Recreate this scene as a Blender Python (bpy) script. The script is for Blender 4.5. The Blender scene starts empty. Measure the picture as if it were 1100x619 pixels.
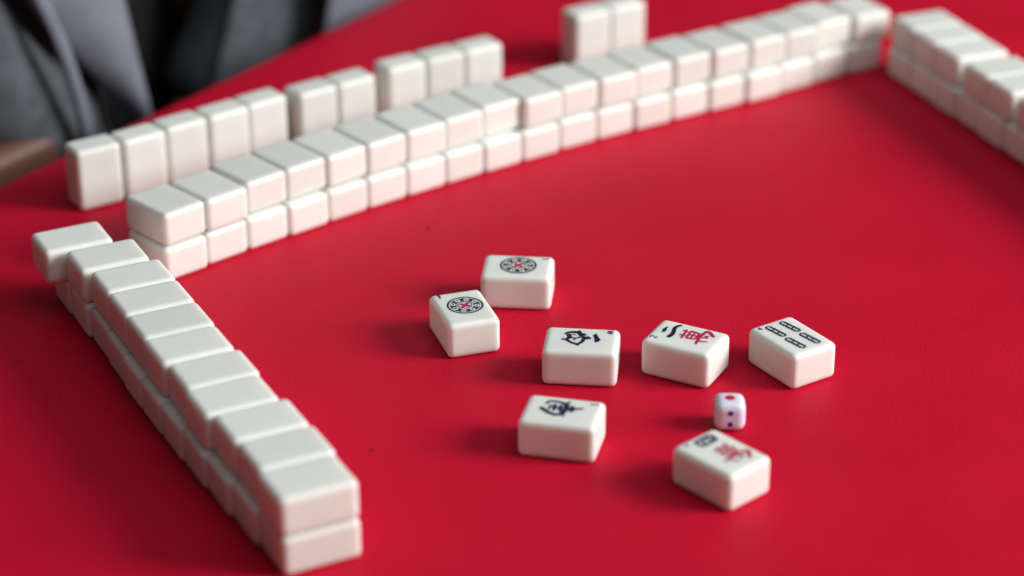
import bpy, bmesh, math, random
from mathutils import Vector, Matrix
random.seed(7)
R = math.radians
MM = 0.001
SC = bpy.context.scene
COL = SC.collection

# ------------------------------------------------------------------ camera
YO = 1100.0                                   # world origin sits among the loose tiles
cam_d = bpy.data.cameras.new('camera'); cam = bpy.data.objects.new('camera', cam_d); COL.objects.link(cam)
SC.camera = cam
pitch, roll = R(26.476), R(-0.34)
fw = Vector((0, math.cos(pitch), -math.sin(pitch))); up = Vector((0, math.sin(pitch), math.cos(pitch))); rt = Vector((1, 0, 0))
r2 = math.cos(roll) * rt + math.sin(roll) * up
u2 = -math.sin(roll) * rt + math.cos(roll) * up
m = Matrix.Identity(4)
for i in range(3):
    m[i][0] = r2[i]; m[i][1] = u2[i]; m[i][2] = -fw[i]
m.translation = Vector((0, -YO * MM, 0.5528))
cam.matrix_world = m
cam_d.sensor_width = 36; cam_d.lens = 84.4
cam_d.clip_start = 0.05; cam_d.clip_end = 60
cam_d.dof.use_dof = True
cam_d.dof.focus_distance = 1.170
cam_d.dof.aperture_fstop = 3.5
cam_d.dof.aperture_blades = 0

# ------------------------------------------------------------------ light
w = bpy.data.worlds.new('World'); SC.world = w; w.use_nodes = True
bg = w.node_tree.nodes['Background']
bg.inputs[0].default_value = (1.0, 0.95, 0.93, 1); bg.inputs[1].default_value = 0.06

def area_light(name, loc, target, sx, sy, power, col):
    d = bpy.data.lights.new(name, 'AREA'); d.shape = 'RECTANGLE'; d.size = sx; d.size_y = sy
    d.energy = power; d.color = col
    o = bpy.data.objects.new(name, d); COL.objects.link(o); o.location = loc
    o.rotation_euler = (Vector(target) - Vector(loc)).to_track_quat('-Z', 'Y').to_euler()
    return o
area_light('window_light', (3.6, -0.50, 1.75), (0.05, 0.0, 0.0), 1.7, 1.5, 205, (1.0, 0.985, 0.975))
area_light('overhead_fill_light', (0.9, -0.5, 2.3), (0.0, 0.1, 0.0), 2.0, 2.0, 21, (0.86, 0.95, 1.0))  # soft fill added overhead to lift tile tops and front faces, no real fixture

SC.render.engine = 'CYCLES'
SC.view_settings.view_transform = 'Standard'; SC.view_settings.look = 'None'
SC.view_settings.gamma = 1.0; SC.view_settings.exposure = 0.07

# ------------------------------------------------------------------ materials
def new_mat(name):
    mt = bpy.data.materials.new(name); mt.use_nodes = True
    return mt, mt.node_tree.nodes, mt.node_tree.links, mt.node_tree.nodes['Principled BSDF']
def noise(n, l, scale, detail=3, coord='Object', rough=0.55):
    tc = n.new('ShaderNodeTexCoord'); t = n.new('ShaderNodeTexNoise')
    t.inputs['Scale'].default_value = scale; t.inputs['Detail'].default_value = detail; t.inputs['Roughness'].default_value = rough
    l.new(tc.outputs[coord], t.inputs['Vector']); return t
def ramp(n, l, src, a, b, p0=0.3, p1=0.7):
    r = n.new('ShaderNodeValToRGB'); r.color_ramp.elements[0].position = p0; r.color_ramp.elements[1].position = p1
    r.color_ramp.elements[0].color = (*a, 1); r.color_ramp.elements[1].color = (*b, 1)
    l.new(src, r.inputs[0]); return r
def bump(n, l, src, bsdf, strength, dist):
    b = n.new('ShaderNodeBump'); b.inputs['Strength'].default_value = strength; b.inputs['Distance'].default_value = dist
    l.new(src, b.inputs['Height']); l.new(b.outputs[0], bsdf.inputs['Normal']); return b

def tile_mat():
    mt, n, l, b = new_mat('ivory_resin')
    t = noise(n, l, 90, 3)
    r = ramp(n, l, t.outputs[0], (0.815, 0.83, 0.77), (0.85, 0.87, 0.815))
    oi = n.new('ShaderNodeObjectInfo')
    hv = n.new('ShaderNodeHueSaturation')
    mr = n.new('ShaderNodeMapRange'); mr.inputs[3].default_value = 0.93; mr.inputs[4].default_value = 1.02
    l.new(oi.outputs['Random'], mr.inputs[0]); l.new(mr.outputs[0], hv.inputs['Value']); l.new(r.outputs[0], hv.inputs['Color'])
    l.new(hv.outputs[0], b.inputs['Base Color'])
    b.inputs['Subsurface Weight'].default_value = 0.5
    b.inputs['Subsurface Radius'].default_value = (1.0, 0.85, 0.65)
    b.inputs['Subsurface Scale'].default_value = 0.006
    t2 = noise(n, l, 260, 2)
    rr = n.new('ShaderNodeMapRange'); rr.inputs[3].default_value = 0.34; rr.inputs[4].default_value = 0.44
    l.new(t2.outputs[0], rr.inputs[0]); l.new(rr.outputs[0], b.inputs['Roughness'])
    return mt
def flat_mat(name, col, rough=0.5, var=0.15, scale=200, spec=0.5):
    mt, n, l, b = new_mat(name)
    t = noise(n, l, scale, 3)
    r = ramp(n, l, t.outputs[0], tuple(c * (1 - var) for c in col), tuple(min(1, c * (1 + var)) for c in col))
    l.new(r.outputs[0], b.inputs['Base Color']); b.inputs['Roughness'].default_value = rough
    b.inputs['Specular IOR Level'].default_value = spec
    return mt
def cloth_mat():
    mt, n, l, b = new_mat('red_felt')
    t = noise(n, l, 14, 4)
    r = ramp(n, l, t.outputs[0], (0.60, 0.0060, 0.031), (0.67, 0.0080, 0.038), 0.25, 0.75)
    f = noise(n, l, 800, 4, rough=0.7)
    mx = n.new('ShaderNodeMix'); mx.data_type = 'RGBA'; mx.blend_type = 'MULTIPLY'; mx.inputs[0].default_value = 1.0
    r2_ = ramp(n, l, f.outputs[0], (0.74, 0.74, 0.74), (1.0, 1.0, 1.0), 0.32, 0.68)
    l.new(r.outputs[0], mx.inputs[6]); l.new(r2_.outputs[0], mx.inputs[7]); l.new(mx.outputs[2], b.inputs['Base Color'])
    b.inputs['Roughness'].default_value = 0.5
    b.inputs['Specular IOR Level'].default_value = 0.08
    b.inputs['Sheen Weight'].default_value = 0.0
    b.inputs['Sheen Roughness'].default_value = 0.5
    b.inputs['Sheen Tint'].default_value = (1.0, 0.45, 0.5, 1)
    f2 = noise(n, l, 900, 4)
    b1 = bump(n, l, f2.outputs[0], b, 0.5, 0.0006)
    f3 = noise(n, l, 9, 2)
    b2 = n.new('ShaderNodeBump'); b2.inputs['Strength'].default_value = 0.25; b2.inputs['Distance'].default_value = 0.004
    l.new(f3.outputs[0], b2.inputs['Height']); l.new(b2.outputs[0], b1.inputs['Normal'])
    return mt
def wood_mat(name, a, c, rough=0.45):
    mt, n, l, b = new_mat(name)
    tc = n.new('ShaderNodeTexCoord'); mp = n.new('ShaderNodeMapping'); mp.inputs['Scale'].default_value = (3, 30, 30)
    t = n.new('ShaderNodeTexNoise'); t.inputs['Scale'].default_value = 1.0; t.inputs['Detail'].default_value = 5
    l.new(tc.outputs['Object'], mp.inputs[0]); l.new(mp.outputs[0], t.inputs['Vector'])
    r = ramp(n, l, t.outputs[0], a, c); l.new(r.outputs[0], b.inputs['Base Color']); b.inputs['Roughness'].default_value = rough
    return mt
def fabric_mat(name, a, c, rough=0.85, scale=500):
    mt, n, l, b = new_mat(name)
    t = noise(n, l, 45, 6, rough=0.7); r = ramp(n, l, t.outputs[0], a, c, 0.28, 0.72)
    l.new(r.outputs[0], b.inputs['Base Color']); b.inputs['Roughness'].default_value = rough
    b.inputs['Specular IOR Level'].default_value = 0.15
    f = noise(n, l, scale, 3); bump(n, l, f.outputs[0], b, 0.4, 0.001)
    return mt
M_TILE = tile_mat()
M_NAVY = flat_mat('navy_ink', (0.012, 0.02, 0.06), 0.45)
M_INK = flat_mat('violet_black_ink', (0.018, 0.010, 0.045), 0.45)
M_TEAL = flat_mat('teal_black_ink', (0.008, 0.030, 0.045), 0.45)
M_RED = flat_mat('red_ink', (0.50, 0.012, 0.07), 0.45)
M_WHITE = flat_mat('white_fill', (0.80, 0.82, 0.80), 0.4, 0.03)
M_CLOTH = cloth_mat()
M_DIE = flat_mat('die_plastic', (0.77, 0.765, 0.91), 0.22, 0.02)
M_PIPR = flat_mat('red_pip_paint', (0.60, 0.01, 0.05), 0.35)
M_PIPB = flat_mat('violet_pip_paint', (0.055, 0.025, 0.32), 0.35)
M_WOOD = wood_mat('brown_wood', (0.12, 0.052, 0.036), (0.16, 0.076, 0.054))
M_FLOOR = wood_mat('dark_floor_boards', (0.05, 0.035, 0.028), (0.085, 0.06, 0.048), 0.6)
M_GREY = fabric_mat('grey_wool', (0.045, 0.050, 0.056), (0.12, 0.13, 0.145))
M_LIN = fabric_mat('pale_grey_trim', (0.14, 0.155, 0.185), (0.20, 0.22, 0.26))
M_BLACK = fabric_mat('black_knit', (0.004, 0.004, 0.005), (0.010, 0.009, 0.009))
M_SKIN = flat_mat('skin', (0.46, 0.27, 0.19), 0.5, 0.06, 40)
M_HAIR = flat_mat('dark_hair', (0.012, 0.009, 0.007), 0.5)
M_SPECK = flat_mat('dark_crumb', (0.03, 0.008, 0.008), 0.7)
M_LINT = flat_mat('white_lint', (0.75, 0.6, 0.6), 0.8)

# ------------------------------------------------------------------ helpers
def obj(name, me, mat=None, parent=None, loc=(0, 0, 0), rot=(0, 0, 0)):
    if isinstance(me, bmesh.types.BMesh):
        b = me; me = bpy.data.meshes.new(name); b.to_mesh(me); b.free()
    o = bpy.data.objects.new(name, me); COL.objects.link(o)
    if mat and not me.materials: me.materials.append(mat)
    o.parent = parent; o.location = loc; o.rotation_euler = rot
    return o
def tag(o, label=None, cat=None, group=None, kind=None):
    if label: o['label'] = label
    if cat: o['category'] = cat
    if group: o['group'] = group
    if kind: o['kind'] = kind
    return o
def smooth(o):
    for p in o.data.polygons: p.use_smooth = True
def rounded_box(name, sx, sy, sz, r, seg=5, base=True, n=2.0):
    """box with rounded edges, exact normals; stands on z=0"""
    b = bmesh.new(); bmesh.ops.create_cube(b, size=1)
    for v in b.verts: v.co = Vector((v.co.x * sx, v.co.y * sy, v.co.z * sz))
    bmesh.ops.bevel(b, geom=b.edges[:], offset=r, segments=seg, profile=0.5, affect='EDGES', clamp_overlap=True)
    h = Vector((sx / 2 - r, sy / 2 - r, sz / 2 - r))
    nrm = []
    for v in b.verts:
        c = Vector([max(-h[i], min(h[i], v.co[i])) for i in range(3)])
        d = v.co - c
        d = d.normalized() if d.length > 1e-9 else Vector((0, 0, 1))
        q = sum(abs(t) ** n for t in d) ** (1 / n)          # n > 2: curvature fades softly into the flat faces
        e = d / q; v.co = c + e * r
        nrm.append(Vector([math.copysign(abs(t) ** (n - 1), t) for t in e]).normalized())
        if base: v.co.z += sz / 2
    me = bpy.data.meshes.new(name); b.to_mesh(me); b.free()
    for p in me.polygons: p.use_smooth = True
    me.normals_split_custom_set_from_vertices([tuple(n) for n in nrm])
    return me

# ------------------------------------------------------------------ table, cloth, floor
fl = bmesh.new(); bmesh.ops.create_grid(fl, x_segments=1, y_segments=1, size=6)
floor = obj('floor', fl, M_FLOOR, loc=(0, 1.0, -0.75)); tag(floor, 'dark brown floor under the table', kind='structure')

# far table edge: runs 55.5 degrees, passes through (-205,+274) mm
EA = R(55.6); ex = Vector((math.cos(EA), math.sin(EA))); ny = Vector((math.sin(EA), -math.cos(EA)))
P0 = Vector((-0.2025, 0.2740))                 # a point of the edge
L0, L1, DW = -1.05, 0.75, 1.15
tc_ = P0 + ex * ((L0 + L1) / 2) + ny * (DW / 2)
TL = (L1 - L0)
table = bpy.data.objects.new('table', None); COL.objects.link(table); table.location = (tc_.x, tc_.y, -0.75); table.rotation_euler = (0, 0, EA)
tag(table, 'wooden table hidden under the red cloth', 'table')
obj('tabletop', rounded_box('tabletop', TL - 0.006, DW - 0.006, 0.03, 0.004, 3), M_WOOD, table, (0, 0, 0.717))
for sx in (-1, 1):
    for sy in (-1, 1):
        obj('leg', rounded_box('leg', 0.06, 0.06, 0.716, 0.006, 2), M_WOOD, table, (sx * (TL / 2 - 0.1), sy * (DW / 2 - 0.1), 0))
# cloth: one thick draped sheet
def cloth_bm():
    b = bmesh.new(); nx, nyy = 90, 60; drop = 0.22; rr = 0.006
    hx, hy = TL / 2 + 0.001, DW / 2 + 0.001
    def prof(s, h):                             # signed arc coordinate -> (pos, z)
        a = abs(s); sg = 1 if s > 0 else -1
        if a <= h - rr: return s, 0.0
        t = (a - (h - rr)) / rr
        if t < math.pi / 2: return sg * (h - rr + rr * math.sin(t)), -rr * (1 - math.cos(t))
        return sg * h, -rr - rr * (t - math.pi / 2)
    def coords(h, n):
        c = [-(h + drop), -(h + drop * .6), -(h + drop * .25), -(h + 0.004)]
        c += [-(h - rr) - rr * k * math.pi / 10 for k in range(5, 0, -1)]
        c += [-(h - rr) + 2 * (h - rr) * i / n for i in range(n + 1)]
        c += [(h - rr) + rr * k * math.pi / 10 for k in range(1, 6)]
        c += [h + 0.004, h + drop * .25, h + drop * .6, h + drop]
        return c
    gx, gy = coords(hx, nx), coords(hy, nyy); vs = []
    for s in gx:
        row = []
        for t in gy:
            x, zx = prof(s, hx); y, zy = prof(t, hy)
            z = min(zx, zy) if min(zx, zy) < 0 else 0
            k = max(0, -z - 0.01)
            x += (math.copysign(1, x) if zx <= zy and zx < 0 else 0) * 0.05 * k * (1 + math.sin(y * 31 + x * 3))
            y += (math.copysign(1, y) if zy <= zx and zy < 0 else 0) * 0.05 * k * (1 + math.sin(x * 27 + 1))
            row.append(b.verts.new((x, y, z)))
        vs.append(row)
    for i in range(len(gx) - 1):
        for j in range(len(gy) - 1):
            b.faces.new((vs[i][j], vs[i + 1][j], vs[i + 1][j + 1], vs[i][j + 1]))
    bmesh.ops.recalc_face_normals(b, faces=b.faces[:])
    b.faces.ensure_lookup_table()
    if sum(f.normal.z for f in b.faces) < 0: bmesh.ops.reverse_faces(b, faces=b.faces[:])
    return b
cloth = obj('tablecloth', cloth_bm(), M_CLOTH, loc=(tc_.x, tc_.y, 0.0), rot=(0, 0, EA)); smooth(cloth)
sd = cloth.modifiers.new('thickness', 'SOLIDIFY'); sd.thickness = 0.0015; sd.offset = -1
tag(cloth, 'plain red felt cloth stretched flat over the table under all the tiles', 'tablecloth')

# ------------------------------------------------------------------ tiles
W_, L_, T_ = 26.6 * MM, 35.8 * MM, 18.7 * MM
TILE = rounded_box('mahjong_tile', W_, L_, T_, 3.7 * MM, 10, n=2.8)
TILE.materials.append(M_TILE)
def tile(x, y, z, yaw, label, group, stand=False):
    o = bpy.data.objects.new('mahjong_tile', TILE); COL.objects.link(o)
    if stand:     # upright on its short edge, back towards the camera; x,y = centre of the footprint
        o.rotation_euler = (R(90), 0, R(yaw)); o.location = (x * MM, y * MM, L_ / 2)
        o.location.x -= math.sin(R(yaw)) * T_; o.location.y += math.cos(R(yaw)) * T_
    else:
        o.rotation_euler = (0, 0, R(yaw)); o.location = (x * MM, y * MM, z)
    return tag(o, label, 'mahjong tile', group)
ORD = ['first', 'second', 'third', 'fourth', 'fifth', 'sixth', 'seventh', 'eighth', 'ninth', 'tenth', 'eleventh', 'twelfth',
       'thirteenth', 'fourteenth', 'fifteenth', 'sixteenth', 'seventeenth', 'eighteenth', 'nineteenth']
def smooth_yaw(P):
    ys = []
    for i in range(len(P)):
        a, c = P[max(0, i - 3)], P[min(len(P) - 1, i + 3)]
        ys.append(math.degrees(math.atan2(c[1] - a[1], c[0] - a[0])))
    return ys
JIT = [(random.uniform(-.6, .6), random.uniform(-.5, .5)) for _ in range(200)]

# long back wall: 19 columns, two layers; each entry = middle of the tile's front edge (mm)
BACK_TOP = [(-168.9, 29.6), (-148.7, 47.2), (-130.3, 68.8), (-110.3, 86.7), (-89.2, 103.0), (-68.2, 119.6), (-46.8, 136.3), (-26.1, 153.4), (-5.2, 170.9), (19.2, 182.6), (40.4, 198.8), (63.6, 212.7), (85.4, 228.9), (109.5, 244.4), (133.6, 257.8), (157.5, 273.1), (180.0, 287.4), (201.5, 304.6), (226.4, 315.6)]
BACK_BOT = [(-169.0, 27.0), (-150.0, 46.2), (-130.0, 64.1), (-109.3, 81.0), (-89.2, 98.7), (-68.4, 115.5), (-47.3, 131.8), (-26.1, 148.0), (-4.3, 163.3), (17.5, 178.7), (39.4, 195.2), (61.7, 210.2), (84.8, 223.7), (107.9, 239.3), (131.2, 252.6), (155.2, 266.2), (176.8, 282.1), (199.0, 298.1), (222.7, 312.6)]
def wall_row(P, z, layer, group):
    ys = smooth_yaw(P)
    for i, (x, y) in enumerate(P):
        yw = ys[i] + JIT[i + (50 if z else 0)][1] * .5
        if z and i == len(P) - 1: yw -= 5
        cx = x - math.sin(R(yw)) * 17.6; cy = y + math.cos(R(yw)) * 17.6
        n = len(P)
        where = ('left end' if i == 0 else 'right end' if i == n - 1 else None)
        if where: lab = 'blank ivory tile at the %s of the %s layer of the long back wall' % (where, layer)
        elif i < 10: lab = 'ivory tile, %s from the left in the %s layer of the long back wall' % (ORD[i], layer)
        else: lab = 'ivory tile, %s from the right in the %s layer of the long back wall' % (ORD[n - 1 - i], layer)
        tile(cx, cy, z, yw, lab, group)
wall_row(BACK_BOT, 0.00002, 'bottom', 'tiles of the long back wall')
wall_row(BACK_TOP, T_ + 0.00006, 'top', 'tiles of the long back wall')

# standing hand of tiles behind the back wall (front face middle)
STAND = [(-226.3, 113.4), (-203.1, 129.1), (-181.7, 147.3), (-159.8, 164.3), (-139.3, 181.5), (-111.3, 196.7), (-89.7, 212.5), (-61.3, 235.9), (-38.4, 250.9), (-15.7, 265.1), (52.7, 324.5), (75.2, 338.7)]
SY = [33, 37, 38.5, 38.5, 38.5, 37.5, 37.5, 33.5, 33, 32.5, 32.2, 32.2]
SL = ['leftmost blank tile of the upright row behind the back wall', 'second upright blank tile from the left behind the back wall',
      'third upright blank tile from the left behind the back wall', 'fourth upright blank tile from the left behind the back wall',
      'upright blank tile just left of the first gap in the standing row', 'left tile of the upright pair between the two gaps in the standing row',
      'right tile of the upright pair between the two gaps in the standing row', 'left tile of the upright group of three behind the back wall',
      'middle tile of the upright group of three behind the back wall', 'right tile of the upright group of three behind the back wall',
      'left tile of the upright pair standing alone at the top of the table', 'right tile of the upright pair standing alone at the top of the table']
for i, (x, y) in enumerate(STAND):
    tile(x, y, 0, SY[i], SL[i], 'upright tiles standing behind the back wall', stand=True)

# left wall: 11 columns; each entry = middle of the long front side (mm)
LEFT_TOP = [(-216.4, -14.5), (-195.2, -35.7), (-179.2, -59.3), (-167.2, -83.1), (-155.1, -107.2), (-143.4, -131.6), (-129.5, -155.7), (-118.7, -180.1), (-103.8, -202.5), (-90.8, -226.3), (-79.8, -251.6)]
LY = 26.5
def left_tile(i, x, y, yw, z, layer, n=11):
    cx = x - math.sin(R(yw)) * 12.9; cy = y + math.cos(R(yw)) * 12.9
    if i == 0: lab = 'blank ivory tile at the far end of the %s layer of the left wall' % layer
    elif i == n - 1: lab = 'blank ivory tile at the near end of the %s layer of the left wall' % layer
    elif i < 6: lab = 'blank ivory tile, %s from the far end in the %s layer of the left wall' % (ORD[i], layer)
    else: lab = 'blank ivory tile, %s from the near end in the %s layer of the left wall' % (ORD[n - 1 - i], layer)
    tile(cx, cy, z, yw + 90, lab, 'tiles of the left wall')
for i, (x, y) in enumerate(LEFT_TOP): left_tile(i, x, y, LY, T_ + 0.00006, 'top')
LB = [(-222.8, -20.4), (-209.8, -45.2), (-196.2, -69.4), (-184.6, -93.6), (-172.9, -118.0)]
for k in range(1, 7): LB.append((-172.9 + (-94.6 + 172.9) * k / 6, -118.0 + (-259.4 + 118.0) * k / 6))
for i, (x, y) in enumerate(LB):
    k_ = [0, 0, 0, -.5, -1, -2, -2.6, -2.8, -2.6, -1.9, -1.0][i]; x += k_ * math.cos(R(LY)); y += k_ * math.sin(R(LY))
    left_tile(i, x + math.cos(R(LY)) * 17.8, y + math.sin(R(LY)) * 17.8, LY, 0.00002, 'bottom')

# right wall: far left corner of each group, two layers
RY = 21.0; dx_, dy_ = math.sin(R(RY)), -math.cos(R(RY)); lx, ly = math.cos(R(RY)), math.sin(R(RY))
groups_top = [((237.0, 311.5), 3), ((268.0, 231.0), 2), ((289.4, 176.6), 3), ((320.0, 98.5), 3), ((350.5, 21.5), 2)]
def right_tile(idx, n, fx, fy, z, layer):
    cx = fx + dx_ * 13.3 + lx * 17.8; cy = fy + dy_ * 13.3 + ly * 17.8
    if idx == 0: lab = 'blank ivory tile at the far end of the %s layer of the right wall' % layer
    else: lab = 'blank ivory tile, %s from the far end in the %s layer of the right wall' % (ORD[idx], layer)
    tile(cx, cy, z, RY + 90, lab, 'tiles of the right wall')
k = 0
for (fx, fy), c in groups_top:
    for j in range(c):
        right_tile(k, 13, fx + dx_ * 26.65 * j, fy + dy_ * 26.65 * j, T_ + 0.00006, 'top'); k += 1
for k in range(13):
    s = 26.7 * k
    sh = [0, .8, .3, 1.5, 0.6, 1.8, .4, 1.0, 0, .7, 1.4, .2, .9][k]
    right_tile(k, 13, 235.6 + dx_ * s + lx * sh + .001 * s, 309.0 + dy_ * s + ly * sh, 0.00002, 'bottom')

# ------------------------------------------------------------------ painted marks (thin raised ink, mm in tile space)
class Ink:
    def __init__(s): s.b = bmesh.new(); s.k = 0; s.g = 1.0
    def _z(s): s.k += 1; return (0.030 + 0.0035 * s.k)
    def poly(s, pts):
        z = s._z(); f = s.b.faces.new([s.b.verts.new((x * MM, y * MM, z * MM)) for x, y in pts])
        f.normal_update()
        if f.normal.z < 0: f.normal_flip()
    def disc(s, x, y, r, ry=None, n=28, rot=0):
        ry = ry or r; c, q = math.cos(rot), math.sin(rot)
        s.poly([(x + c * r * math.cos(t) - q * ry * math.sin(t), y + q * r * math.cos(t) + c * ry * math.sin(t)) for t in [2 * math.pi * i / n for i in range(n)]])
    def ring(s, x, y, r0, r1, n=48):
        z = s._z(); a = []; b_ = []
        for i in range(n):
            t = 2 * math.pi * i / n
            a.append(s.b.verts.new(((x + r0 * math.cos(t)) * MM, (y + r0 * math.sin(t)) * MM, z * MM)))
            b_.append(s.b.verts.new(((x + r1 * math.cos(t)) * MM, (y + r1 * math.sin(t)) * MM, z * MM)))
        for i in range(n):
            f = s.b.faces.new((a[i], b_[i], b_[(i + 1) % n], a[(i + 1) % n])); f.normal_update()
            if f.normal.z < 0: f.normal_flip()
    def stroke(s, pts, w0, w1=None, g=1.28):
        """brush stroke through pts (Catmull-Rom), width w0 -> w1"""
        w1 = w0 if w1 is None else w1; w0, w1 = w0 * g * s.g, w1 * g * s.g   # ink spreads a little
        P = [Vector(p) for p in pts]; Q = []
        if len(P) == 2: Q = [P[0].lerp(P[1], t / 6) for t in range(7)]
        else:
            E = [2 * P[0] - P[1]] + P + [2 * P[-1] - P[-2]]
            for i in range(1, len(E) - 2):
                for t in range(8):
                    u = t / 8; a, b_, c, d = E[i - 1], E[i], E[i + 1], E[i + 2]
                    Q.append(0.5 * ((2 * b_) + (c - a) * u + (2 * a - 5 * b_ + 4 * c - d) * u * u + (3 * b_ - a - 3 * c + d) * u ** 3))
            Q.append(P[-1])
        z = s._z() * MM; lv = []; n = len(Q)
        for i, q in enumerate(Q):
            d = (Q[min(i + 1, n - 1)] - Q[max(i - 1, 0)]); d = d.normalized() if d.length else Vector((1, 0))
            nn = Vector((-d.y, d.x)); t = i / (n - 1); ww = (w0 + (w1 - w0) * t) / 2
            if i in (0, n - 1): ww *= .55
            a = q + nn * ww; c = q - nn * ww
            lv.append((s.b.verts.new((a.x * MM, a.y * MM, z)), s.b.verts.new((c.x * MM, c.y * MM, z))))
        for i in range(n - 1):
            f = s.b.faces.new((lv[i][0], lv[i][1], lv[i + 1][1], lv[i + 1][0])); f.normal_update()
            if f.normal.z < 0: f.normal_flip()
    def put(s, name, mat, parent, z=None):
        return obj(name, s.b, mat, parent, (0, 0, T_ if z is None else z))

def glyph(ink, ch, cx, cy, h, w=0.42):
    G = {'1': [[(-.22, .3), (0, .5), (0, -.5)]],
         '2': [[(-.3, .25), (-.12, .5), (.2, .45), (.25, .15), (-.3, -.48)], [(-.3, -.48), (.35, -.48)]],
         '4': [[(.12, -.5), (.12, .5)], [(.12, .5), (-.35, -.18)], [(-.35, -.18), (.38, -.18)]],
         'W': [[(-.55, .5), (-.27, -.5)], [(-.27, -.5), (0, .4)], [(0, .4), (.27, -.5)], [(.27, -.5), (.55, .5)]],
         'S': [[(.28, .36), (0, .5), (-.28, .3), (0, 0), (.28, -.28), (0, -.5), (-.3, -.36)]]}[ch]
    for st in G: ink.stroke([(cx + x * h, cy + y * h) for x, y in st], w)

def wan(ink, k=1.0, dx=0.0, dy=0.0):
    """the brushed character for ten thousand (mm, tile upright)"""
    S = lambda pts, a, b=None: ink.stroke([(x + dx, y + dy) for x, y in pts], a * k, (b if b else a) * k)
    S([(-2.2, 1.6), (2.5, 2.0), (7.4, 2.7)], 1.1, .8)
    S([(.9, 3.9), (1.6, .5)], 1.3, .8); S([(5.9, 4.1), (4.6, .5)], 1.3, .8)
    S([(-.9, -.4), (-.2, -5.0)], 1.3, 1.0); S([(-1.0, -.3), (3, -.2), (6.6, .2)], 1.0); S([(6.6, .2), (5.9, -4.8)], 1.5, 1.1)
    S([(-.4, -2.5), (5.9, -2.2)], .85); S([(-.1, -4.8), (5.8, -4.6)], .95); S([(3, .1), (3.0, -9.6)], 1.1, .8)
    S([(-5.0, -7.3), (-1.2, -6.5), (4.0, -6.0), (8.2, -6.4)], 1.0, 1.5)
    S([(8.2, -6.1), (9.5, -7.9), (5.6, -12.2)], 1.9, 1.4); S([(-1.2, -6.8), (-.7, -9), (.1, -11.6)], 1.2, .7)
    S([(2.6, -9.6), (4.6, -9.0)], .9); S([(4.4, -7.6), (5.6, -9.8)], 1.0, .8)

def loose(x, y, yaw, label):
    return tile(x, y, 0.00002, yaw, label, 'loose face-up tiles inside the walls')
def circle_mark(t, cx, cy, r):
    k = r / 9.0
    a = Ink(); a.ring(cx, cy, 8.35 * k, 9.4 * k); a.ring(cx, cy, 4.5 * k, 7.65 * k)
    a.put('dark_ring', M_TEAL, t)
    p = Ink()
    for i in range(8):
        th = R(45 * i + 22.5); p.disc(cx + 6.1 * k * math.cos(th), cy + 6.1 * k * math.sin(th), 1.42 * k, 1.42 * k, 20, th)
    p.k += 8; o = p.put('petal_ring', M_WHITE, t); o.location.z += 0.05 * MM
    q = Ink()
    for i in range(8):
        th = R(45 * i + 22.5); q.disc(cx + 6.1 * k * math.cos(th), cy + 6.1 * k * math.sin(th), .62 * k, .62 * k, 14)
    q.ring(cx, cy, 3.3 * k, 3.75 * k)
    o = q.put('dark_dots', M_TEAL, t); o.location.z += 0.16 * MM - 0.03 * MM
    c = Ink()
    for i in range(4):
        th = R(90 * i + 45); c.disc(cx + 1.75 * k * math.cos(th), cy + 1.75 * k * math.sin(th), 1.35 * k, 1.0 * k, 18, th)
    c.disc(cx, cy, .8 * k)
    c.put('red_centre', M_RED, t)
def corner(t, ch, x, y, h, mat, w=.5):
    i = Ink(); glyph(i, ch, x, y, h, w); i.put('corner_letter' if ch in 'WS' else 'corner_number', mat, t)

# one-circle tile in front (sharpest)
t = loose(-23.6, -47.8, 17.8, 'loose tile with a sharp round circle emblem, leftmost of the loose tiles')
circle_mark(t, .9, 1.3, 8.7); corner(t, '1', -8.6, 13.6, 3.3, M_NAVY, .8)
# one-circle tile behind
t = loose(3.0, -2.4, -95.7, 'loose tile with a round circle emblem, farthest back of the loose tiles')
circle_mark(t, -.6, .2, 9.0); corner(t, '1', -9.0, 13.2, 3.2, M_NAVY, .7)
# west wind tile
t = loose(33.1, -83.4, -96.5, 'loose tile with a sharp violet black character and letter W')
i = Ink(); i.g = 1.22
i.poly([(-7.0, 6.6), (-5.0, 5.1), (-2.0, 5.9), (2.4, 6.4), (1.6, 8.2), (-.8, 9.2), (-3.4, 7.8)])
i.stroke([(-5.1, -8.7), (-7.0, -6.2), (-7.4, -2.3)], .7, 1.7); i.stroke([(-9.2, -1.5), (-7.3, -2.0)], .9, 1.6)
i.stroke([(-7.6, -1.9), (-5.2, -1.0), (-3.3, -0.3)], 1.6, 1.3); i.stroke([(-6.6, 0.3), (-4.9, 0.6), (-5.0, 2.2)], 1.3, .7)
i.stroke([(-3.3, -0.3), (-1.8, 3.0), (-1.4, 4.6)], 1.2, .8); i.stroke([(-0.5, 1.9), (-2.1, 3.2), (-3.4, 2.7)], 1.2, .8)
i.stroke([(-5.3, -6.9), (-2.4, -6.0), (0.4, -6.9)], 1.6, 1.2); i.stroke([(0.2, -9.6), (1.0, -7.1), (3.2, -4.9), (4.6, -1.8), (1.8, 0.6), (-1.8, 0.9)], 1.0, 1.2)
i.stroke([(4.2, -2.0), (6.3, -1.1)], 1.7, 1.0); i.stroke([(-0.2, -6.9), (-1.4, -5.4), (-1.2, -2.8), (-2.7, -0.2)], .75, .8)
i.stroke([(-5.0, -5.2), (-4.3, -2.9)], .5)
i.put('character', M_INK, t); i = Ink(); i.disc(.2, -3.4, .8, .6); i.put('green_dot', M_TEAL, t)
corner(t, 'W', -8.7, 13.2, 3.2, M_INK, .62)
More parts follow.
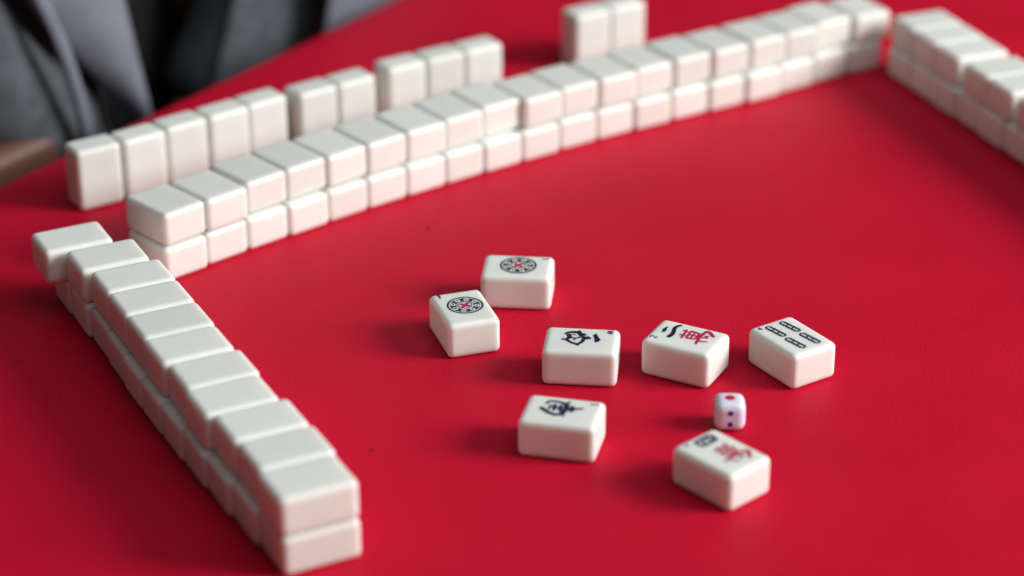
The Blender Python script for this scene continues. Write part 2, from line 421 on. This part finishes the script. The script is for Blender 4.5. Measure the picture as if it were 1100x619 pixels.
# south wind tile
t = loose(22.4, -152.5, -103.6, 'loose tile with a blurred black character, nearest on the left')
i = Ink()
i.stroke([(-4.0, 9.4), (-3.0, 6.0), (-2.4, 3.0)], .8, 2.2); i.stroke([(-5.2, 4.0), (-2.4, 3.6), (.4, 4.4)], 1.4, 1.9)
i.stroke([(-7.6, -7.4), (-7.6, -3.0), (-6.0, .6)], 1.2, 1.7); i.stroke([(-6.6, .8), (-2.0, 1.3), (3.0, .2)], 2.0, 2.0)
i.stroke([(3.0, .4), (4.1, -2.6), (2.4, -6.4), (-1.0, -10.4)], 1.7, 1.9)
i.stroke([(-5.0, -1.4), (.9, -1.1)], 1.5); i.stroke([(-5.6, -4.4), (1.0, -3.9)], 1.3); i.stroke([(-2.3, -.6), (-2.8, -7.0)], 1.5, 1.0)
i.stroke([(-8.6, -6.6), (-6.4, -8.0), (-4.6, -8.4)], .8, 1.4); i.stroke([(-7.0, .8), (-9.0, 2.2)], 1.5, .7); i.stroke([(3.0, .4), (5.2, 1.8)], 1.6, .7); i.stroke([(-4.4, -6.2), (.4, -6.4)], .8)
i.stroke([(3.4, -3.0), (5.2, -3.6)], 1.6, .8); i.put('character', M_NAVY, t)
corner(t, 'S', -8.9, 13.2, 3.0, M_NAVY, .5)
# two-of-characters tile
t = loose(83.2, -81.0, 61.6, 'loose tile with two black bars above a red character')
i = Ink(); i.poly([(-1.4, 11.9), (.9, 10.8), (2.9, 11.4), (4.9, 11.6), (5.6, 12.4), (3.4, 12.9), (1.6, 13.3), (.4, 12.5), (-.8, 12.6)])
i.stroke([(-4.6, 7.6), (-1.2, 6.9), (1.8, 7.4), (5.4, 8.4), (8.0, 8.0), (9.8, 6.4)], 1.9, 1.3); i.put('numeral', M_INK, t)
i = Ink(); wan(i, 1.0, -.3, -.1); i.put('character', M_RED, t)
corner(t, '2', -7.2, 13.7, 3.1, M_INK, .5)
# four-of-bamboo tile
t = loose(134.3, -80.3, 32.8, 'loose tile with four dark bamboo sticks, rightmost of the loose tiles')
for (ax, ay, bx_, by_) in [(4.1, 13.2, 5.3, 2.3), (4.6, -1.4, 5.6, -12.3), (-4.7, 13.0, -3.6, 2.1), (-4.3, -1.5, -3.2, -12.3)]:
    A, B = Vector((ax, ay)), Vector((bx_, by_)); d = (B - A).normalized(); nn = Vector((-d.y, d.x)); Ln = (B - A).length
    i = Ink()
    for q in range(3):
        s0, s1 = Ln * q / 3, Ln * (q + 1) / 3
        def pt(s, o): v = A + d * s + nn * o; return (v.x, v.y)
        for sg in (-1, 1):
            i.stroke([pt(s0 + .1, sg * 1.5), pt((s0 + s1) / 2, sg * 1.2), pt(s1 - .1, sg * 1.5)], 1.1)
        if q: i.stroke([pt(s0, -1.7), pt(s0, 1.7)], .8)
    for s0, s1 in ((0, -.55), (Ln, Ln + .55)):
        i.stroke([pt(s0, -1.5), pt(s1, 0), pt(s0, 1.5)], .85)
    i.put('bamboo_stick', M_TEAL, t)
corner(t, '4', -8.8, 13.8, 3.0, M_NAVY, .5)
# four-of-characters tile
t = loose(91.6, -189.8, 41.8, 'loose tile with a blurred black numeral and red character, touching the die')
i = Ink()
i.stroke([(-3.4, 13.2), (-3.0, 8.2)], 1.3, 1.1); i.stroke([(-3.6, 13.2), (1.5, 13.5), (6.6, 13.6)], 1.3); i.stroke([(6.6, 13.6), (6.1, 8.4)], 1.7, 1.3)
i.stroke([(-3.0, 8.6), (6.0, 8.8)], 1.2); i.stroke([(.4, 13.2), (.1, 11.0), (-1.5, 10.0)], 1.0); i.stroke([(3.0, 13.2), (3.2, 10.6), (4.9, 10.4)], 1.0)
i.put('numeral', M_NAVY, t)
i = Ink(); wan(i, .95, -.6, .3); i.put('character', M_RED, t)
corner(t, '4', -7.6, 14.0, 2.9, M_NAVY, .4)

# ------------------------------------------------------------------ die
DS = 14.5 * MM
die = obj('die', rounded_box('die', DS, DS, DS, 4.8 * MM, 10, n=2.6), M_DIE, loc=(0.1000, -0.1338, 0.00002), rot=(0, 0, R(-1)))
tag(die, 'small white die with a red one on top and violet pips', 'die')
def pip(face_rot, u, v, r, mat):
    b = bmesh.new(); n = 24; rings = [(1.0, 0.02), (.8, .03), (.5, .035)]
    prev = None
    for q, (rr, h) in enumerate(rings):
        vs = [b.verts.new((u + r * rr * math.cos(2 * math.pi * k / n), v + r * rr * math.sin(2 * math.pi * k / n), h)) for k in range(n)]
        if prev:
            for k in range(n): b.faces.new((prev[k], prev[(k + 1) % n], vs[(k + 1) % n], vs[k]))
        prev = vs
    b.faces.new(prev)
    for vtx in b.verts: vtx.co = Vector((vtx.co.x * MM, vtx.co.y * MM, DS / 2 + vtx.co.z * MM))
    bmesh.ops.transform(b, matrix=Matrix.Translation((0, 0, DS / 2)) @ face_rot, verts=b.verts[:])
    return obj('pip', b, mat, die)
I4 = Matrix.Identity(4)
pip(I4, 0, 0, 2.4, M_PIPR)
F = Matrix.Rotation(R(90), 4, 'X')
for v in (-2.9, 2.9): pip(F, 0, v, 1.35, M_PIPB)
Fr = Matrix.Rotation(R(90), 4, 'Z') @ Matrix.Rotation(R(90), 4, 'X')
for k in (-2.6, 0, 2.6): pip(Fr, k, k, 1.1, M_PIPB)
Fl = Matrix.Rotation(R(-90), 4, 'Z') @ Matrix.Rotation(R(90), 4, 'X')
for a in (-2.6, 2.6):
    for c in (-2.6, 2.6): pip(Fl, a, c, 1.1, M_PIPR)
Fb = Matrix.Rotation(R(180), 4, 'Z') @ Matrix.Rotation(R(90), 4, 'X')
for a in (-2.6, 2.6):
    for c in (-2.6, 2.6): pip(Fb, a, c, 1.1, M_PIPB)
pip(Fb, 0, 0, 1.1, M_PIPB)

# ------------------------------------------------------------------ crumbs and lint on the cloth
def crumb(name, x, y, r, mat, label, cat):
    b = bmesh.new(); bmesh.ops.create_icosphere(b, subdivisions=2, radius=r)
    for v in b.verts:
        v.co *= random.uniform(.75, 1.15); v.co.z = v.co.z * .5 + r * .42
    o = obj(name, b, mat, loc=(x * MM, y * MM, 0)); smooth(o); tag(o, label, cat)
crumb('crumb', -45.4, 82.6, .0010, M_SPECK, 'tiny dark crumb on the red cloth in front of the long back wall', 'crumb')
crumb('crumb', -64.0, -155.1, .0009, M_SPECK, 'tiny dark crumb on the red cloth beside the left wall', 'crumb')
crumb('lint_speck', -138, -76, .0004, M_LINT, 'tiny pale speck of lint beside the left wall', 'lint')

# ------------------------------------------------------------------ seated person behind the far edge, in an armchair
# local frame: origin on the floor below the pelvis, -Y towards the table
PC = P0 + ex * 0.075 - ny * 0.240
PYAW = EA                                      # local -Y == ny (towards the table centre)
def skin_mesh(name, pts, edges, rad, root, mat, parent, lv=2):
    me = bpy.data.meshes.new(name); me.from_pydata([Vector(p) for p in pts], edges, []); me.update()
    o = obj(name, me, mat, parent)
    sk = o.modifiers.new('skin', 'SKIN'); sk.use_smooth_shade = True
    if not me.skin_vertices: me.attributes  # layer is made by the modifier
    for i, sv in enumerate(me.skin_vertices[0].data):
        r = rad[i]; sv.radius = (r, r) if not isinstance(r, tuple) else r; sv.use_root = (i == root)
    ss = o.modifiers.new('sub', 'SUBSURF'); ss.levels = lv; ss.render_levels = lv
    return o
person = bpy.data.objects.new('person', None); COL.objects.link(person)
person.location = (PC.x, PC.y, -0.75); person.rotation_euler = (0, 0, PYAW)
tag(person, 'person sitting behind the table in an open grey jacket over black clothes', 'person')
pts = [(0, .03, .52), (0, .02, .66), (0, .02, .80), (0, .03, .95), (0, .04, 1.05), (0, .03, 1.13), (0, .02, 1.19), (0, .01, 1.29)]
ed = [(k, k + 1) for k in range(7)]
rad = [(.15, .11), (.135, .10), (.14, .10), (.155, .10), (.11, .08), (.05, .05), (.065, .075), (.072, .09)]
arms, legs = [], []
for sx in (-1, 1):
    b0 = len(pts); A = [(sx * .165, .03, 1.01), (sx * .18, -.05, .87), (sx * .172, -.115, .815), (sx * .12, -.14, .73), (sx * .06, -.13, .66), (sx * .03, -.13, .63)]
    ar = [.050, .044, .038, .034, .026, .020]
    pts += A; rad += ar; arms.append((A, ar)); ed += [(4, b0)] + [(b0 + q, b0 + q + 1) for q in range(5)]
    b1 = len(pts); G = [(sx * .09, -.02, .53), (sx * .13, -.24, .53), (sx * .14, -.42, .52), (sx * .14, -.43, .28), (sx * .14, -.42, .09), (sx * .15, -.54, .04)]
    gr = [.085, .075, .058, .050, .040, .034]
    pts += G; rad += gr; legs.append((G, gr)); ed += [(0, b1)] + [(b1 + q, b1 + q + 1) for q in range(5)]
rad = [r if isinstance(r, tuple) else (r, r) for r in rad]
body = skin_mesh('body', pts, ed, rad, 0, M_SKIN, person)
# black shirt
def loft(name, rows, mat, parent, n=40, a0=0, a1=360, thick=0.0, fold=0.0, seed=1):
    """rows of (z, cx, cy, rx, ry); angle 270 = towards the table"""
    b = bmesh.new(); vs = []; rn = random.Random(seed); ph = [rn.uniform(0, 6) for _ in range(4)]
    for (z, cx, cy, rx, ry) in rows:
        row = []
        for k in range(n + 1 if a1 - a0 < 360 else n):
            a = a0 + (a1 - a0) * k / n; t = R(a)
            f = 1 + fold * (math.sin(t * 9 + ph[0] + z * 12) + .6 * math.sin(t * 17 + ph[1] - z * 20)) + fold * .8 * math.sin(z * 45 + ph[2] + t * 3)
            row.append(b.verts.new((cx + rx * f * math.cos(t), cy + ry * f * math.sin(t), z)))
        vs.append(row)
    cl = a1 - a0 >= 360
    for i in range(len(vs) - 1):
        m_ = len(vs[i])
        for k in range(m_ if cl else m_ - 1):
            b.faces.new((vs[i][k], vs[i][(k + 1) % m_], vs[i + 1][(k + 1) % m_], vs[i + 1][k]))
    o = obj(name, b, mat, parent); smooth(o)
    if thick:
        s_ = o.modifiers.new('t', 'SOLIDIFY'); s_.thickness = thick; s_.offset = 0
    ss = o.modifiers.new('s', 'SUBSURF'); ss.levels = 1; ss.render_levels = 2
    return o
zz = [.50, .56, .62, .68, .74, .80, .86, .92, .98, 1.04, 1.08, 1.11]
prof_r = [.165, .165, .155, .15, .15, .152, .158, .165, .168, .13, .085, .06]
loft('shirt', [(z, 0, .02, r_ * 1.0, r_ * .84) for z, r_ in zip(zz, prof_r)], M_BLACK, person, fold=.010, thick=.002)
def tube(name, chain, radii, mat, parent, k=1.0, add=.012):
    return skin_mesh(name, chain, [(q, q + 1) for q in range(len(chain) - 1)], [(r_ * k + add, r_ * k + add) for r_ in radii], 0, mat, parent)
for (G, gr) in legs: tube('trouser_leg', G[:5], gr[:5], M_BLACK, person)
jacket = loft('jacket', [(z, 0, .022, r_ * 1.12 + .004, r_ * .95 + .004) for z, r_ in zip(zz[2:-1], prof_r[2:-1])], M_GREY, person, n=44, a0=-52, a1=232, thick=.006, fold=.016, seed=4)
for (A, ar) in arms:
    tube('sleeve', A[:5], [.062, .054, .050, .040, .036], M_GREY, person, 1.0, .006)
def ribbon(name, left, right, mat, parent, thick=.006, bulge=.012, n=7):
    """curved cloth band between two edge curves (local metres)"""
    b = bmesh.new(); vs = []
    for p_, q_ in zip(left, right):
        p_, q_ = Vector(p_), Vector(q_); row = []
        for k in range(n + 1):
            t = k / n; v = p_.lerp(q_, t); v.y -= bulge * math.sin(math.pi * t); row.append(b.verts.new(v))
        vs.append(row)
    for i in range(len(vs) - 1):
        for k in range(n): b.faces.new((vs[i][k], vs[i][k + 1], vs[i + 1][k + 1], vs[i + 1][k]))
    bmesh.ops.recalc_face_normals(b, faces=b.faces[:])
    o = obj(name, b, mat, parent); smooth(o)
    s_ = o.modifiers.new('t', 'SOLIDIFY'); s_.thickness = thick; s_.offset = 0
    ss = o.modifiers.new('s', 'SUBSURF'); ss.levels = 2; ss.render_levels = 2
    return o
# lapels hanging open in front of the shirt
ribbon('lapel', [(-.085, -.05, 1.07), (-.155, -.135, .93), (-.150, -.172, .84), (-.108, -.178, .775), (-.062, -.178, .728), (-.052, -.176, .700)],
       [(-.055, -.05, 1.08), (-.078, -.140, .93), (-.062, -.176, .84), (-.055, -.182, .775), (-.049, -.182, .730), (-.048, -.178, .698)], M_LIN, person)
ribbon('front_panel', [(-.150, -.06, 1.00), (-.150, -.11, .86), (-.128, -.160, .79), (-.118, -.168, .73), (-.110, -.160, .67)],
       [(-.075, -.09, 1.00), (-.080, -.13, .86), (-.065, -.150, .79), (-.055, -.152, .73), (-.050, -.145, .67)], M_GREY, person)
ribbon('trim', [(-.150, -.12, .93), (-.132, -.185, .815), (-.124, -.192, .770), (-.114, -.190, .730), (-.098, -.172, .69)],
       [(-.142, -.12, .93), (-.123, -.186, .815), (-.115, -.193, .770), (-.105, -.191, .730), (-.089, -.172, .69)], M_LIN, person, .004, .003, 3)
ribbon('front_panel', [(.095, -.09, 1.00), (.098, -.13, .86), (.092, -.148, .79), (.070, -.158, .75), (.045, -.155, .70), (.04, -.15, .66)],
       [(.160, -.06, 1.00), (.165, -.11, .86), (.165, -.148, .79), (.15, -.158, .73), (.14, -.156, .70), (.13, -.15, .66)], M_GREY, person)
ribbon('lapel', [(.055, -.05, 1.08), (.105, -.140, .93), (.125, -.185, .84), (.122, -.205, .775), (.112, -.205, .735), (.10, -.195, .69)],
       [(.085, -.05, 1.07), (.195, -.140, .93), (.245, -.185, .84), (.262, -.195, .775), (.262, -.195, .735), (.25, -.185, .69)], M_LIN, person)
hb = bmesh.new(); bmesh.ops.create_uvsphere(hb, u_segments=32, v_segments=20, radius=1)
for v in hb.verts:
    v.co = Vector((v.co.x * .092, v.co.y * .105 + .03, v.co.z * .115 + 1.285))
hair = obj('hair', hb, M_HAIR, person); smooth(hair)

# armchair under the person
ch = bpy.data.objects.new('armchair', None); COL.objects.link(ch); ch.location = (PC.x, PC.y, -0.75); ch.rotation_euler = (0, 0, PYAW)
tag(ch, 'brown wooden armchair behind the table under the person in grey', 'chair')
obj('seat', rounded_box('seat', .50, .46, .04, .01, 3), M_WOOD, ch, (0, .02, .385))
obj('backrest', rounded_box('backrest', .46, .03, .40, .012, 3), M_WOOD, ch, (0, .25, .50))
for sx in (-1, 1):
    obj('armrest', rounded_box('armrest', .13, .42, .03, .010, 4), M_WOOD, ch, (sx * .183, .03, .702))
    obj('leg', rounded_box('leg', .045, .045, .677, .008, 2), M_WOOD, ch, (sx * .235, -.13, 0))
    obj('leg', rounded_box('leg', .045, .045, .677, .008, 2), M_WOOD, ch, (sx * .235, .20, 0))

# nobody sees duplicates: the meshes of each kind are shared, every tile is its own object
SC.cycles.max_bounces = 10
